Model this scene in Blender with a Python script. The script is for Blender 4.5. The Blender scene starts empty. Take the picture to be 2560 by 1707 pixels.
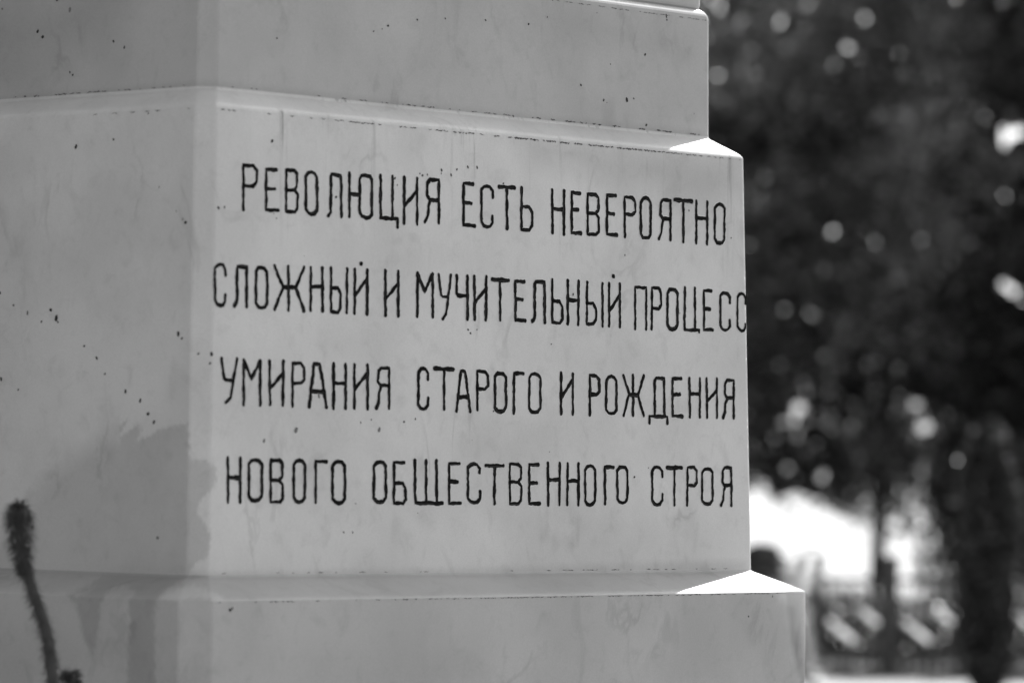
import bpy, math, random
import numpy as np
from mathutils import Vector

# ------------------------------------------------------------------ camera, sky, sun, exposure
S = bpy.context.scene
COL = S.collection
W, H = 2560.0, 1707.0                       # size of the photograph the measurements were taken in
CAM = np.array([0.18516, -9.11606, 0.19833])
YAW, PITCH, ROLL, FPX = -0.04676, 0.02878, 0.01513, 11097.25
GROUND = CAM[2] - 1.42

def cam_axes():
    cy, sy = math.cos(YAW), math.sin(YAW)
    f = np.array([-sy * math.cos(PITCH), cy * math.cos(PITCH), math.sin(PITCH)])
    r = np.array([cy, sy, 0.0]); u = np.cross(r, f)
    return (math.cos(ROLL) * r + math.sin(ROLL) * u, -math.sin(ROLL) * r + math.cos(ROLL) * u, f)
AR, AU, AF = cam_axes()

cd = bpy.data.cameras.new('camera'); cam = bpy.data.objects.new('camera', cd); COL.objects.link(cam)
cd.sensor_width = 36.0; cd.lens = FPX / W * 36.0; cd.clip_start = 0.1; cd.clip_end = 3000
from mathutils import Matrix
M = Matrix.Identity(4)
for i in range(3):
    M[i][0] = AR[i]; M[i][1] = AU[i]; M[i][2] = -AF[i]; M[i][3] = CAM[i]
cam.matrix_world = M
cd.dof.use_dof = True; cd.dof.focus_distance = 8.78; cd.dof.aperture_fstop = 3.1
S.camera = cam

s2 = math.sqrt(0.5)
N1 = np.array([s2, -s2, 0.0])               # outward normal of the inscribed face
N2 = np.array([-s2, -s2, 0.0])              # outward normal of the left face
UU = np.array([s2, s2, 0.0])                # along the inscribed face, away from the near corner
UZ = np.array([0, 0, 1.0])

SUN_BEHIND = math.radians(16.1); SUN_EL = math.radians(48.0)
sh = UU * math.cos(SUN_BEHIND) - N1 * math.sin(SUN_BEHIND)
SUN = np.array([sh[0] * math.cos(SUN_EL), sh[1] * math.cos(SUN_EL), math.sin(SUN_EL)])
sl = bpy.data.lights.new('sun', 'SUN'); so = bpy.data.objects.new('sun', sl); COL.objects.link(so)
sl.energy = 4.5; sl.angle = math.radians(0.53); sl.color = (1, 1, 1)
so.rotation_euler = Vector(SUN).to_track_quat('Z', 'Y').to_euler()
so.location = (6, 6, 12)

wd = bpy.data.worlds.new('World'); S.world = wd; wd.use_nodes = True
nt = wd.node_tree; nt.nodes.clear()
sky = nt.nodes.new('ShaderNodeTexSky'); sky.sky_type = 'NISHITA'; sky.sun_disc = False
sky.sun_elevation = SUN_EL; sky.sun_rotation = math.atan2(SUN[0], SUN[1])
sky.dust_density = 2.0
bw = nt.nodes.new('ShaderNodeRGBToBW'); bg = nt.nodes.new('ShaderNodeBackground'); ow = nt.nodes.new('ShaderNodeOutputWorld')
nt.links.new(sky.outputs[0], bw.inputs[0]); nt.links.new(bw.outputs[0], bg.inputs[0]); nt.links.new(bg.outputs[0], ow.inputs[0])
bg.inputs[1].default_value = 0.10

S.view_settings.view_transform = 'Standard'; S.view_settings.look = 'None'
S.view_settings.gamma = 1; S.view_settings.exposure = 1.3
S.cycles.use_denoising = True
try: S.cycles.denoiser = 'OPENIMAGEDENOISE'
except Exception: pass
S.cycles.max_bounces = 8
S.cycles.sample_clamp_indirect = 6.0

# ------------------------------------------------------------------ helpers
def ray(x, y):
    return AF + (x - W / 2) / FPX * AR - (y - H / 2) / FPX * AU
def at(x, y, D):
    """the place seen at photograph position x, y at distance D along the view axis"""
    return CAM + D * ray(x, y)
def project(P):
    d = P - CAM; z = d @ AF
    return W / 2 + FPX * (d @ AR) / z, H / 2 - FPX * (d @ AU) / z
def hit(x, y, p0, n):
    r = ray(x, y); t = ((p0 - CAM) @ n) / (r @ n)
    return CAM + t * r

def node_mat(name):
    m = bpy.data.materials.new(name); m.use_nodes = True
    b = m.node_tree.nodes['Principled BSDF']
    return m, m.node_tree, b
def grey(v): return (v, v, v, 1)

def simple(name, v, rough=0.6, noise=0.0, nscale=20.0, spec=0.5, metal=0.0, bump=0.0):
    m, t, b = node_mat(name)
    b.inputs['Base Color'].default_value = grey(v); b.inputs['Roughness'].default_value = rough
    b.inputs['Specular IOR Level'].default_value = spec; b.inputs['Metallic'].default_value = metal
    if noise or bump:
        c = t.nodes.new('ShaderNodeTexCoord'); n = t.nodes.new('ShaderNodeTexNoise')
        n.inputs['Scale'].default_value = nscale; n.inputs['Detail'].default_value = 6
        t.links.new(c.outputs['Object'], n.inputs['Vector'])
        if noise:
            r = t.nodes.new('ShaderNodeMapRange')
            r.inputs['From Min'].default_value = .3; r.inputs['From Max'].default_value = .7
            r.inputs['To Min'].default_value = v * (1 - noise); r.inputs['To Max'].default_value = v * (1 + noise)
            t.links.new(n.outputs['Fac'], r.inputs['Value']); t.links.new(r.outputs[0], b.inputs['Base Color'])
        if bump:
            bp = t.nodes.new('ShaderNodeBump'); bp.inputs['Strength'].default_value = bump; bp.inputs['Distance'].default_value = .02
            t.links.new(n.outputs['Fac'], bp.inputs['Height']); t.links.new(bp.outputs[0], b.inputs['Normal'])
    return m

def leaf_mat(name, v, trans, rough=0.4, tone=False):
    m, t, b = node_mat(name)
    g = t.nodes.new('ShaderNodeNewGeometry')
    def rng(lo, hi):
        r = t.nodes.new('ShaderNodeMapRange'); r.inputs['To Min'].default_value = lo; r.inputs['To Max'].default_value = hi
        t.links.new(g.outputs['Random Per Island'], r.inputs['Value'])
        if not tone: return r.outputs[0]
        a_ = t.nodes.new('ShaderNodeAttribute'); a_.attribute_name = 'tone'
        x = t.nodes.new('ShaderNodeMath'); x.operation = 'MULTIPLY'
        t.links.new(r.outputs[0], x.inputs[0]); t.links.new(a_.outputs['Fac'], x.inputs[1]); return x.outputs[0]
    t.links.new(rng(v * .7, v * 1.35), b.inputs['Base Color'])
    b.inputs['Roughness'].default_value = rough; b.inputs['Specular IOR Level'].default_value = .35
    tr = t.nodes.new('ShaderNodeBsdfTranslucent'); t.links.new(rng(trans * .4, trans * 1.8), tr.inputs['Color'])
    a = t.nodes.new('ShaderNodeAddShader')
    o = t.nodes['Material Output']
    t.links.new(b.outputs[0], a.inputs[0]); t.links.new(tr.outputs[0], a.inputs[1]); t.links.new(a.outputs[0], o.inputs[0])
    return m

def tag(o, label=None, cat=None, group=None, kind=None):
    if label: o['label'] = label
    if cat: o['category'] = cat
    if group: o['group'] = group
    if kind: o['kind'] = kind
    return o
def thing(name, label, cat, loc, group=None):
    o = bpy.data.objects.new(name, None); COL.objects.link(o); o.location = loc; o.empty_display_size = .2
    return tag(o, label, cat, group)
def world_loc(o):
    p = np.zeros(3)
    while o is not None:
        p = p + np.array(o.location); o = o.parent
    return p
def mesh_obj(name, V, F, mats, parent=None, loc=(0, 0, 0), idx=None, smooth=False, attr=None):
    V = np.asarray(V, float)
    base = world_loc(parent) if parent is not None else np.array(loc, float)
    me = bpy.data.meshes.new(name)
    F4 = isinstance(F, np.ndarray)
    if F4:
        n, k = F.shape
        me.vertices.add(len(V)); me.vertices.foreach_set('co', (V - base).astype(np.float32).ravel())
        me.loops.add(n * k); me.loops.foreach_set('vertex_index', F.astype(np.int32).ravel())
        me.polygons.add(n); me.polygons.foreach_set('loop_start', np.arange(0, n * k, k, dtype=np.int32))
        me.update(calc_edges=True)
    else:
        me.from_pydata([tuple(v) for v in (V - base)], [], [tuple(f) for f in F]); me.update()
    for m in (mats if isinstance(mats, (list, tuple)) else [mats]): me.materials.append(m)
    if idx is not None: me.polygons.foreach_set('material_index', np.asarray(idx, np.int32))
    if smooth: me.polygons.foreach_set('use_smooth', np.ones(len(me.polygons), bool))
    if attr is not None:
        for nme, val in attr.items():
            a = me.attributes.new(nme, 'FLOAT', 'POINT'); a.data.foreach_set('value', np.asarray(val, np.float32))
    o = bpy.data.objects.new(name, me); COL.objects.link(o)
    if parent is not None: o.parent = parent
    else: o.location = loc
    return o

class MB:
    """collects shapes into one mesh"""
    def __init__(s): s.V = []; s.F = []; s.I = []
    def add(s, V, F, i=0):
        b = len(s.V); s.V.extend([tuple(v) for v in V]); s.F.extend([tuple(b + k for k in f) for f in F]); s.I.extend([i] * len(F))
    def tube(s, P, R, n=8, i=0, cap=True):
        P = np.asarray(P, float); R = np.broadcast_to(np.asarray(R, float), (len(P),))
        V = []; F = []
        T = np.gradient(P, axis=0)
        ref = np.array([0.31, 0.17, 0.93])
        if abs((T[0] / np.linalg.norm(T[0])) @ ref) > .9: ref = np.array([1.0, 0, 0])
        for p, t, r in zip(P, T, R):
            t = t / (np.linalg.norm(t) + 1e-12); a = np.cross(t, ref); a /= np.linalg.norm(a); b = np.cross(t, a)
            for k in range(n):
                q = 2 * math.pi * k / n
                V.append(p + r * (math.cos(q) * a + math.sin(q) * b))
        for j in range(len(P) - 1):
            for k in range(n):
                F.append((j * n + k, j * n + (k + 1) % n, (j + 1) * n + (k + 1) % n, (j + 1) * n + k))
        if cap:
            F.append(tuple(range(n))[::-1]); F.append(tuple((len(P) - 1) * n + k for k in range(n)))
        s.add(V, F, i)
    def box(s, c, hx, hy, hz, bev=0.0, ax=None, i=0):
        ax = ax if ax is not None else (np.array([1., 0, 0]), np.array([0, 1., 0]), UZ)
        c = np.asarray(c, float)
        rings = []
        zz = [(-hz, bev), (-hz + bev, 0), (hz - bev, 0), (hz, bev)] if bev else [(-hz, 0), (hz, 0)]
        V = []; F = []
        for z, d in zz:
            x, y = hx - d, hy - d; b = bev
            pts = [(-x + b, -y), (x - b, -y), (x, -y + b), (x, y - b), (x - b, y), (-x + b, y), (-x, y - b), (-x, -y + b)] if bev else [(-x, -y), (x, -y), (x, y), (-x, y)]
            for px, py in pts: V.append(c + px * ax[0] + py * ax[1] + z * ax[2])
        n = 8 if bev else 4
        for j in range(len(zz) - 1):
            for k in range(n): F.append((j * n + k, j * n + (k + 1) % n, (j + 1) * n + (k + 1) % n, (j + 1) * n + k))
        F.append(tuple(range(n))[::-1]); F.append(tuple((len(zz) - 1) * n + k for k in range(n)))
        s.add(V, F, i)
    def ball(s, c, r, i=0, nu=10, nv=6, squash=1.0):
        c = np.asarray(c, float); V = [c + np.array([0, 0, -r * squash])]; F = []
        for a in range(1, nv):
            p = math.pi * a / nv
            for k in range(nu):
                q = 2 * math.pi * k / nu
                V.append(c + r * np.array([math.sin(p) * math.cos(q), math.sin(p) * math.sin(q), -squash * math.cos(p)]))
        V.append(c + np.array([0, 0, r * squash])); top = len(V) - 1
        for k in range(nu): F.append((0, 1 + (k + 1) % nu, 1 + k))
        for a in range(nv - 2):
            for k in range(nu): F.append((1 + a * nu + k, 1 + a * nu + (k + 1) % nu, 1 + (a + 1) * nu + (k + 1) % nu, 1 + (a + 1) * nu + k))
        for k in range(nu): F.append((top, 1 + (nv - 2) * nu + k, 1 + (nv - 2) * nu + (k + 1) % nu))
        s.add(V, F, i)
    def build(s, name, mats, parent=None, smooth=False, loc=(0, 0, 0)):
        return mesh_obj(name, s.V, s.F, mats, parent, loc, s.I, smooth)

rnd = random.Random(7); rng = np.random.default_rng(11)

# ------------------------------------------------------------------ materials
def marble(name, base=0.66, streaks=None):
    m, t, b = node_mat(name); L = t.links.new
    b.inputs['Roughness'].default_value = .38; b.inputs['Specular IOR Level'].default_value = .4
    co = t.nodes.new('ShaderNodeTexCoord').outputs['Object']
    def noise(scale, detail=4, rough=.55, vec=co, dist=0.0):
        n = t.nodes.new('ShaderNodeTexNoise'); n.inputs['Scale'].default_value = scale
        n.inputs['Detail'].default_value = detail; n.inputs['Roughness'].default_value = rough; n.inputs['Distortion'].default_value = dist
        L(vec, n.inputs['Vector']); return n.outputs['Fac']
    def mp(v, a, b_, c, d, smooth=True):
        r = t.nodes.new('ShaderNodeMapRange'); r.interpolation_type = 'SMOOTHSTEP' if smooth else 'LINEAR'
        for k, x in zip(('From Min', 'From Max', 'To Min', 'To Max'), (a, b_, c, d)): r.inputs[k].default_value = x
        L(v, r.inputs['Value']); return r.outputs[0]
    def mul(a, c):
        n = t.nodes.new('ShaderNodeMath'); n.operation = 'MULTIPLY'
        for k, x in enumerate((a, c)):
            if isinstance(x, (int, float)): n.inputs[k].default_value = x
            else: L(x, n.inputs[k])
        return n.outputs[0]
    def mapped(scale, rot=(0, 0, 0)):
        mm = t.nodes.new('ShaderNodeMapping'); mm.inputs['Scale'].default_value = scale; mm.inputs['Rotation'].default_value = rot
        L(co, mm.inputs['Vector']); return mm.outputs[0]
    v = mul(mp(noise(4, 5, .55), .3, .7, .90, 1.05), base)                     # broad cloudiness
    v = mul(v, mp(noise(26, 5, .6, dist=.6), .5, .8, 1.0, .88))             # small grey clouds
    v = mul(v, mp(noise(9, 3, .5, mapped((1, 1, .6), (.6, .3, .4)), 1.5), .58, .76, 1.0, .88))
    # thin veins: narrow band round the middle of a distorted noise
    n = noise(3.2, 5, .55, mapped((1.6, 1.6, .8), (.5, -.4, .2)), .7)
    d = t.nodes.new('ShaderNodeMath'); d.operation = 'SUBTRACT'; L(n, d.inputs[0]); d.inputs[1].default_value = .5
    ab = t.nodes.new('ShaderNodeMath'); ab.operation = 'ABSOLUTE'; L(d.outputs[0], ab.inputs[0])
    vein = mp(ab.outputs[0], 0, .03, 1, 0)
    vein = mul(vein, mp(noise(4.5, 3), .5, .68, 0, .17))
    inv = t.nodes.new('ShaderNodeMath'); inv.operation = 'SUBTRACT'; inv.inputs[0].default_value = 1; L(vein, inv.inputs[1])
    v = mul(v, inv.outputs[0])
    if streaks:                                                               # dirt runs below the upper edge
        ztop, depth, k = streaks
        sx = t.nodes.new('ShaderNodeSeparateXYZ'); L(co, sx.inputs[0])
        runs = noise(1.0, 4, .7, mapped((70, 70, 3.0)))
        lng = noise(1.0, 2, .5, mapped((16, 16, .4)))
        wz = mul(mp(sx.outputs['Z'], ztop - depth, ztop, 0, 1, False), mp(lng, .5, .66, .03, 1.0))
        gn = t.nodes.new('ShaderNodeNewGeometry'); sn = t.nodes.new('ShaderNodeSeparateXYZ'); L(gn.outputs['Normal'], sn.inputs[0])
        f = mul(mul(mul(mp(runs, .5, .68, 0, 1), wz), mp(sn.outputs['X'], .3, .65, 0, 1)), k)
        i2 = t.nodes.new('ShaderNodeMath'); i2.operation = 'SUBTRACT'; i2.inputs[0].default_value = 1; L(f, i2.inputs[1])
        v = mul(v, i2.outputs[0])
    v = mul(v, mp(noise(330, 2, .6), .3, .7, .955, 1.035))                    # crystalline grain
    at_ = t.nodes.new('ShaderNodeAttribute'); at_.attribute_name = 'damp_shade'
    v = mul(v, mp(at_.outputs['Fac'], -1, 1, 1.24, .76, False))               # damp, dirty patches (and pale chips, painted shade)
    L(v, b.inputs['Base Color'])
    bp = t.nodes.new('ShaderNodeBump'); bp.inputs['Strength'].default_value = .12; bp.inputs['Distance'].default_value = .002
    L(noise(55, 4), bp.inputs['Height']); L(bp.outputs[0], b.inputs['Normal'])
    return m

PAINT = simple('black letter paint', .006, .8, .35, 300, spec=.1)
GROOVE_LIT = simple('lit groove floor', .035, .8, .5, 250, spec=.1)  # grey band painted as sky light on the groove floor
LIP_LIT = simple('lit chipped stone lip', .78, .6)  # pale chipped edge and painted highlight that make strokes look sunken
PIT = simple('dark pit dirt', .012, .8)
PITG = simple('grey pit dirt', .16, .8)
GRIME = simple('edge grime', .05, .85, .5, 200)

# ------------------------------------------------------------------ the marble pedestal
A = dict(ab=.88612, a0=.88438, a1=.7981, a2=.77853, a3=.72677, a4=.72449)
Z0, Z2, Z3, Z4, ZB = -.04336, .844, .88868, 1.12968, -.24431
KL, KM, KU = .05956 * s2, .03821 * s2, .03638 * s2
TURN = [(N2, N1), (N1, UU), (UU, -N1), (-N1, N2)]

def ring(a, k, z, e=.0042):
    """octagon with softly rounded arrises; the near part of the left face is finely divided to carry the damp marks"""
    out = []
    corners = []
    for n in (N2, N1, UU, -N1):
        tg = np.cross(UZ, n)
        corners += [n * a - tg * (a - k), n * a + tg * (a - k)]
    m = len(corners); pieces = []
    for i in range(m):
        p = corners[i]; q0 = corners[i - 1]; q1 = corners[(i + 1) % m]
        d0 = (q0 - p) / np.linalg.norm(q0 - p); d1 = (q1 - p) / np.linalg.norm(q1 - p)
        A_, B_ = p + d0 * e, p + d1 * e
        w_ = .5 - .75 * rnd.random() ** 14 - .06 * rnd.random()                 # now and then a small chip in the arris
        pieces.append([A_, (1 - w_) / 2 * A_ + w_ * p + (1 - w_) / 2 * B_, B_])
    for i in range(m):
        out += pieces[i]
        a_, b_ = pieces[i][-1], pieces[(i + 1) % m][0]
        if i == 0:
            L = np.linalg.norm(b_ - a_); st = [1 - d / L for d in np.arange(.62, .001, -.0042)]
        elif i == 1: st = np.linspace(0, 1, 12)[1:-1]
        elif i == 2:
            L = np.linalg.norm(b_ - a_); st = list(np.arange(.004, .11, .0042) / L) + list(np.linspace(.116 / L, 1 - .004 / L, 170))
        else: st = []
        out += [a_ + (b_ - a_) * f for f in st]
    R = np.array(out); R[:, 2] += z
    return R

def in_poly(px, py, poly):
    """signed distance in photograph pixels, positive inside"""
    P = np.array(poly, float); Q = np.roll(P, -1, 0)
    dmin = np.full(px.shape, 1e9); ins = np.zeros(px.shape, bool)
    for (x0, y0), (x1, y1) in zip(P, Q):
        dx, dy = x1 - x0, y1 - y0; t = np.clip(((px - x0) * dx + (py - y0) * dy) / (dx * dx + dy * dy + 1e-9), 0, 1)
        dmin = np.minimum(dmin, np.hypot(px - x0 - t * dx, py - y0 - t * dy))
        c = ((y0 > py) != (y1 > py)) & (px < (x1 - x0) * (py - y0) / (y1 - y0 + 1e-12) + x0)
        ins ^= c
    return np.where(ins, dmin, -dmin)

# outlines of damp marks on the left side, as they run over face, corner and ledge
q7 = lambda L: [(x / 2.583, 1100 + y / 2.583) for x, y in L]
DAMP_SHADE = [([(470, 1058), (440, 1064), (402, 1071), (377, 1088), (339, 1103), (344, 1092), (356, 1076), (346, 1061), (318, 1080), (295, 1094),
          (320, 1048), (290, 1072), (262, 1100), (200, 1130), (120, 1190), (40, 1300), (-60, 1400), (-60, 1440), (466, 1437), (476, 1425), (488, 1406), (513, 1398), (523, 1371),
          (525, 1332), (511, 1305), (494, 1282), (494, 1263), (507, 1243), (530, 1224), (544, 1193), (538, 1166), (515, 1148), (480, 1150), (470, 1131), (474, 1108)], .95, 3),
        (q7([(1330, 200), (1350, 205), (1350, 260), (1338, 290), (1330, 260)]), 1.0, 3),
        (q7([(1355, 560), (1362, 640), (1345, 720), (1325, 770), (1335, 690), (1345, 620)]), .7, 2),
        (q7([(430, 1000), (600, 920), (690, 860), (1205, 872), (1180, 900), (1060, 970), (1020, 1010), (1000, 1080), (1000, 1400), (1010, 1650), (820, 1650), (830, 1250),
             (840, 1150), (830, 1040), (872, 985), (820, 945), (740, 945), (680, 990), (650, 1060), (640, 1200), (600, 1400), (545, 1300), (490, 1050)]), 1.0, 4),
        (q7([(1140, 960), (1250, 930), (1440, 1010), (1440, 1025), (1250, 1015), (1160, 1030), (1030, 1020), (1090, 965)]), -.95, 4),
        (q7([(470, 990), (540, 985), (620, 935), (570, 985), (495, 1010)]), -.7, 3)]
DAMP_SHADE += [([(-90, 1404), (466, 1424), (519, 1430), (1200, 1418), (1866, 1398), (1880, 1424), (1200, 1440), (519, 1447), (466, 1441), (-90, 1420)], .55, 9),  # lower junction band: dirt with contact shade painted in
         ([(-90, 250), (250, 226), (490, 203), (545, 205), (1300, 287), (1768, 330), (1768, 352), (1300, 312), (545, 226), (490, 222), (250, 243), (-90, 266)], .5, 8),  # upper junction band, painted contact shade and dirt
         ([(1290, 345), (1600, 370), (1850, 395), (1852, 470), (1760, 520), (1640, 470), (1540, 500), (1440, 420), (1330, 400)], .95, 45),  # grime below the ledge, deepened to paint in the light gradient
         ([(1240, 1290), (1420, 1230), (1500, 1290), (1640, 1260), (1700, 1340), (1600, 1400), (1380, 1390)], .32, 40),
         ([(1130, 1110), (1300, 1050), (1390, 1080), (1300, 1140), (1180, 1160)], .22, 35),
         ([(1560, 900), (1660, 840), (1720, 900), (1640, 960)], .2, 35), ([(1480, 620), (1620, 590), (1640, 660), (1520, 700)], .2, 40),
         ([(1300, 5), (1760, 62), (1768, 140), (1620, 150), (1480, 110), (1360, 70)], .4, 40),  # broad darker areas on the upper block
         ([(560, 40), (760, 60), (700, 190), (570, 190)], .2, 50), ([(860, 100), (980, 120), (940, 220), (870, 210)], .2, 45),
         ([(0, 0), (260, 0), (200, 110), (60, 190), (-80, 200), (-80, 0)], .9, 80), ([(-80, 300), (60, 320), (40, 620), (-80, 700)], .3, 60),  # painted falloff of light towards the left, darkest in the top corner
         ([(560, 1600), (900, 1560), (1200, 1640), (1100, 1800), (560, 1800)], .3, 70), ([(1700, 1560), (1900, 1520), (1990, 1640), (1900, 1760), (1750, 1740)], .22, 50)]  # broad darker areas on the lower block
def damp_shade_of(V, nrm=None):
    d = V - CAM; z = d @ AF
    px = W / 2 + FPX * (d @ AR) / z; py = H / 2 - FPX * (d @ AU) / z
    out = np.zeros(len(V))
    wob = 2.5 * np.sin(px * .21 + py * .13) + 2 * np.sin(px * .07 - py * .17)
    for poly, amt, soft in DAMP_SHADE:
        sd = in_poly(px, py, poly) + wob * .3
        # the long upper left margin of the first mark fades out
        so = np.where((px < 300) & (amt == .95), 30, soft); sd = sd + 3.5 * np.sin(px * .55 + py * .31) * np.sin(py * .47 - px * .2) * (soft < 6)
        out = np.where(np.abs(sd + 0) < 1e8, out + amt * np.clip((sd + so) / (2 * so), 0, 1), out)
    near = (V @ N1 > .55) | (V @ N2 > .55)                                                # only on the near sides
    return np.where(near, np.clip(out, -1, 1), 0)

def loft(levels):
    R = [ring(a, k, z) for a, k, z in levels]; n = len(R[0]); V = np.concatenate(R)
    F = []
    for j in range(len(R) - 1):
        for i in range(n): F.append((j * n + i, j * n + (i + 1) % n, (j + 1) * n + (i + 1) % n, (j + 1) * n + i))
    F.append(tuple(range(n))[::-1]); F.append(tuple((len(R) - 1) * n + i for i in range(n)))
    return V, F
def straight(aA, zA, aB, zB, k, step):
    m = max(1, int(abs(zB - zA) / step))
    return [(aA + (aB - aA) * j / m, k, zA + (zB - zA) * j / m) for j in range(m + 1)]
def ledge(aO, zO, aI, zI, kO, kI, prof):
    return [(aO + (aI - aO) * w, kO + (kI - kO) * w, zO + (zI - zO) * h) for w, h in prof]
PR = [(.012, .05), (.035, .105), (.075, .165), (.13, .225), (.2, .285), (.4, .44), (.6, .59), (.75, .71), (.85, .79), (.91, .835), (.95, .87), (.98, .92), (.993, .96), (.998, .995)]
PL = [(.02, .04), (.06, .10), (.12, .17), (.22, .265), (.43, .45), (.6, .60), (.75, .735), (.86, .83), (.92, .88), (.96, .92), (.985, .96), (.996, .99)]
PT = [(.08, .3), (.2, .5), (.4, .7), (.65, .86), (.85, .95), (1, 1)]

ped = thing('marble_pedestal', 'pale marble monument pedestal of stacked tapering blocks with carved black Russian text', 'monument', (0, 0, GROUND))
G = .00025
tiers = {}
def pits_and_dirt(tier): return tiers[tier]

PITS = [  # photograph x, y, radius in pixels, 0 dark / 1 grey
 (6,23,3,1),(143,1,3,0),(175,25,5,1),(94.5,79,4,0),(107,93,4,0),(284,104,3,0),(311,119,3,0),(175,181,2.5,0),(182,188,2.5,0),(692,96,2.3,0),
 (190,367,4.5,0),(284,349,3,0),(371,284,2,0),(680,353,4,0),(546,520,3.5,0),(561,518,2.5,0),(464,556,4,0),(457,548,2.5,1),(441,528,2,1),(398,468,2,1),
 (1321,61,2.6,0),(1368,43.5,1.7,0),(1492,33,1.2,0),(1612.6,137,3,0),(1526,161,1.5,0),(1452,213,2.6,0),(1509,251,2.8,0),(1567,250,4.5,0),(1584,247,2,0),
 (1517,257,1.2,0),(1615.6,313,3,0),(1735,285,1.2,0),(934,79,2,0),(970,65,3,0),(1043,50,2.5,0),(1113,47,2,0),(1213.6,51,2.5,0),(955,73,1.4,0),
 (1056,439,3,0),(1049.5,434,2,0),(1068,437,2,0),(1103.7,425.6,3,0),(1103,434,1.7,0),(1127.6,438,3,0),(1142,424,2.5,0),(1169.5,418,3,0),(1192.5,419,3,0),
 (830.6,489,2,0),(840,493,3,0),(987,446,3,0),(993,463,1.7,0),(684,534,1.7,1),(691,546,2,1),(1170,824,2.5,0),(1192,824,1.7,0),(1258,459,2.4,0),(1722,526.6,2,0),
 (1827.5,595,1.7,0),(1562,638,1.9,0),(1432.6,735.7,2.6,0),(1699,783,1.4,0),(529,885,4,0),(525,908,2.5,0),(797,990,4,1),(901.6,1056,2,0),(928,1049,1.9,0),
 (1010,1054,2.5,0),(1038,1047,2.3,0),(740,1075,6,1),(948,1074,5,1),(660,1101.5,4,1),(1176,833,2.5,0),(889,1258,1.8,1),(1044,1282,1.4,1),(394,1344,4,1),(859,1330,2.5,1),
 (881.5,1330,2,0),(1378,860,1.7,0),(1233.6,1027.5,2,0),(1585.6,1192,2.8,0),(1621,1169,1.4,0),(1373,1129,1.2,0),(127,775,4,0),(141,795,6,0),(145,805,2.5,0),
 (104,804,2.5,0),(69,782.5,4,1),(34,763,3,1),(1,732,3,0),(210.5,865,3,0),(242,895,3.5,0),(262.5,934.5,2.5,0),(314,978,4,0),(350.6,1001,4,0),(370.5,1034,4,0),
 (385,1055,4,0),(446,835,5,0),(455,846,3,0),(496,884,3,1),(46,974,2.5,0),(3,947.5,4,0),(1931,1490,1.8,0),(1871,1540,2.2,0),(1784.5,1687,1.7,0),(1820,1697.5,1.7,0),
 (575,1524,4,0),(581,1520,2.5,0),(1666,43,2.3,0),(1667,50,2,0),(1665,38,2,0),(1490,590,1.2,0),(1180,1100,1.1,1),(760,640,1.2,1),(1040,690,1.2,1)]

def facet_of(x, y):
    """which flat of which block is seen at x, y -> (tier, point, normal)"""
    best = None
    for tier, (aA, zA, aB, zB, k) in {'lower': (A['ab'], ZB - .5, A['a0'], Z0, KL), 'middle': (A['a1'], 0., A['a2'], Z2, KM), 'upper': (A['a3'], Z3, A['a4'], Z4, KU)}.items():
        for n, lim in ((N1, 'a'), (N2, 'a'), ((N1 + N2) * s2, 'c')):
            def off(a): return a if lim == 'a' else (2 * a - k) * s2
            nn = n * (zB - zA) + UZ * (off(aA) - off(aB)); nn = nn / np.linalg.norm(nn)
            p = hit(x, y, n * off(aA) + UZ * zA, nn)
            if not (zA - .0005 <= p[2] <= zB + .0005): continue
            a = aA + (aB - aA) * (p[2] - zA) / (zB - zA)
            t = p @ np.cross(UZ, n)
            half = (a - k) if lim == 'a' else k * s2
            if abs(t) <= half + 1e-4:
                dd = (p - CAM) @ AF
                if best is None or dd < best[3]: best = (tier, p, nn, dd)
    return best

extra = {'lower': MB(), 'middle': MB(), 'upper': MB()}
for x, y, r, gmat in PITS:
    f = facet_of(x, y)
    if f is None: continue
    tier, p, n, dd = f
    t = np.cross(UZ, n); t /= np.linalg.norm(t); v = np.cross(n, t)
    R = r * 1.12 / (FPX / dd); ph = rnd.random() * 6
    V = [p + n * .0004 + R * (1 + .22 * math.sin(2 * q + ph) + .12 * math.sin(5 * q + ph * 3) + rnd.uniform(-.12, .12)) * (math.cos(q) * t + 1.08 * math.sin(q) * v)
         for q in np.linspace(0, 2 * math.pi, 11)[:-1]]
    extra[tier].add(V, [tuple(range(10))], 2 if gmat else 1)

def grime_line(tier, n, a_of, z_of, segs, amp):
    """broken dark line of dirt in an edge: segs = (t0, t1, density, thickness)"""
    tg = np.cross(UZ, n)
    for t0, t1, dens, th in segs:
        t = t0
        while t < t1:
            L = rnd.uniform(.003, .014)
            if rnd.random() < dens:
                m = 4; up = []; lo = []
                for j in range(m + 1):
                    tt = t + L * j / m; w = th * math.sin(math.pi * (j + .35) / (m + .7)) * rnd.uniform(.5, 1.2)
                    zc = z_of + rnd.uniform(-amp, amp)
                    up.append(n * (a_of + .0006) + tg * tt + UZ * (zc + w)); lo.append(n * (a_of + .0006) + tg * tt + UZ * (zc - w * rnd.uniform(.6, 2.2)))
                extra[tier].add(up + lo, [(j, j + 1, m + 2 + j, m + 1 + j) for j in range(m)], 3)
            t += L * rnd.uniform(.7, 1.3)
def tpos(x, y, n, a, z):
    """how far along an edge the photograph position x lies"""
    p = hit(x, y, n * a + UZ * z, n); return p @ np.cross(UZ, n)
e2 = A['a2']
grime_line('middle', N1, e2, Z2 - .002, [(-.74, -.3, .35, .0009), (-.3, .05, .45, .0009), (.05, .5, .8, .0014), (.5, .74, .55, .0008)], .0012)
grime_line('middle', N2, e2, Z2 - .002, [(.45, .74, .3, .0007)], .001)
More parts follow.
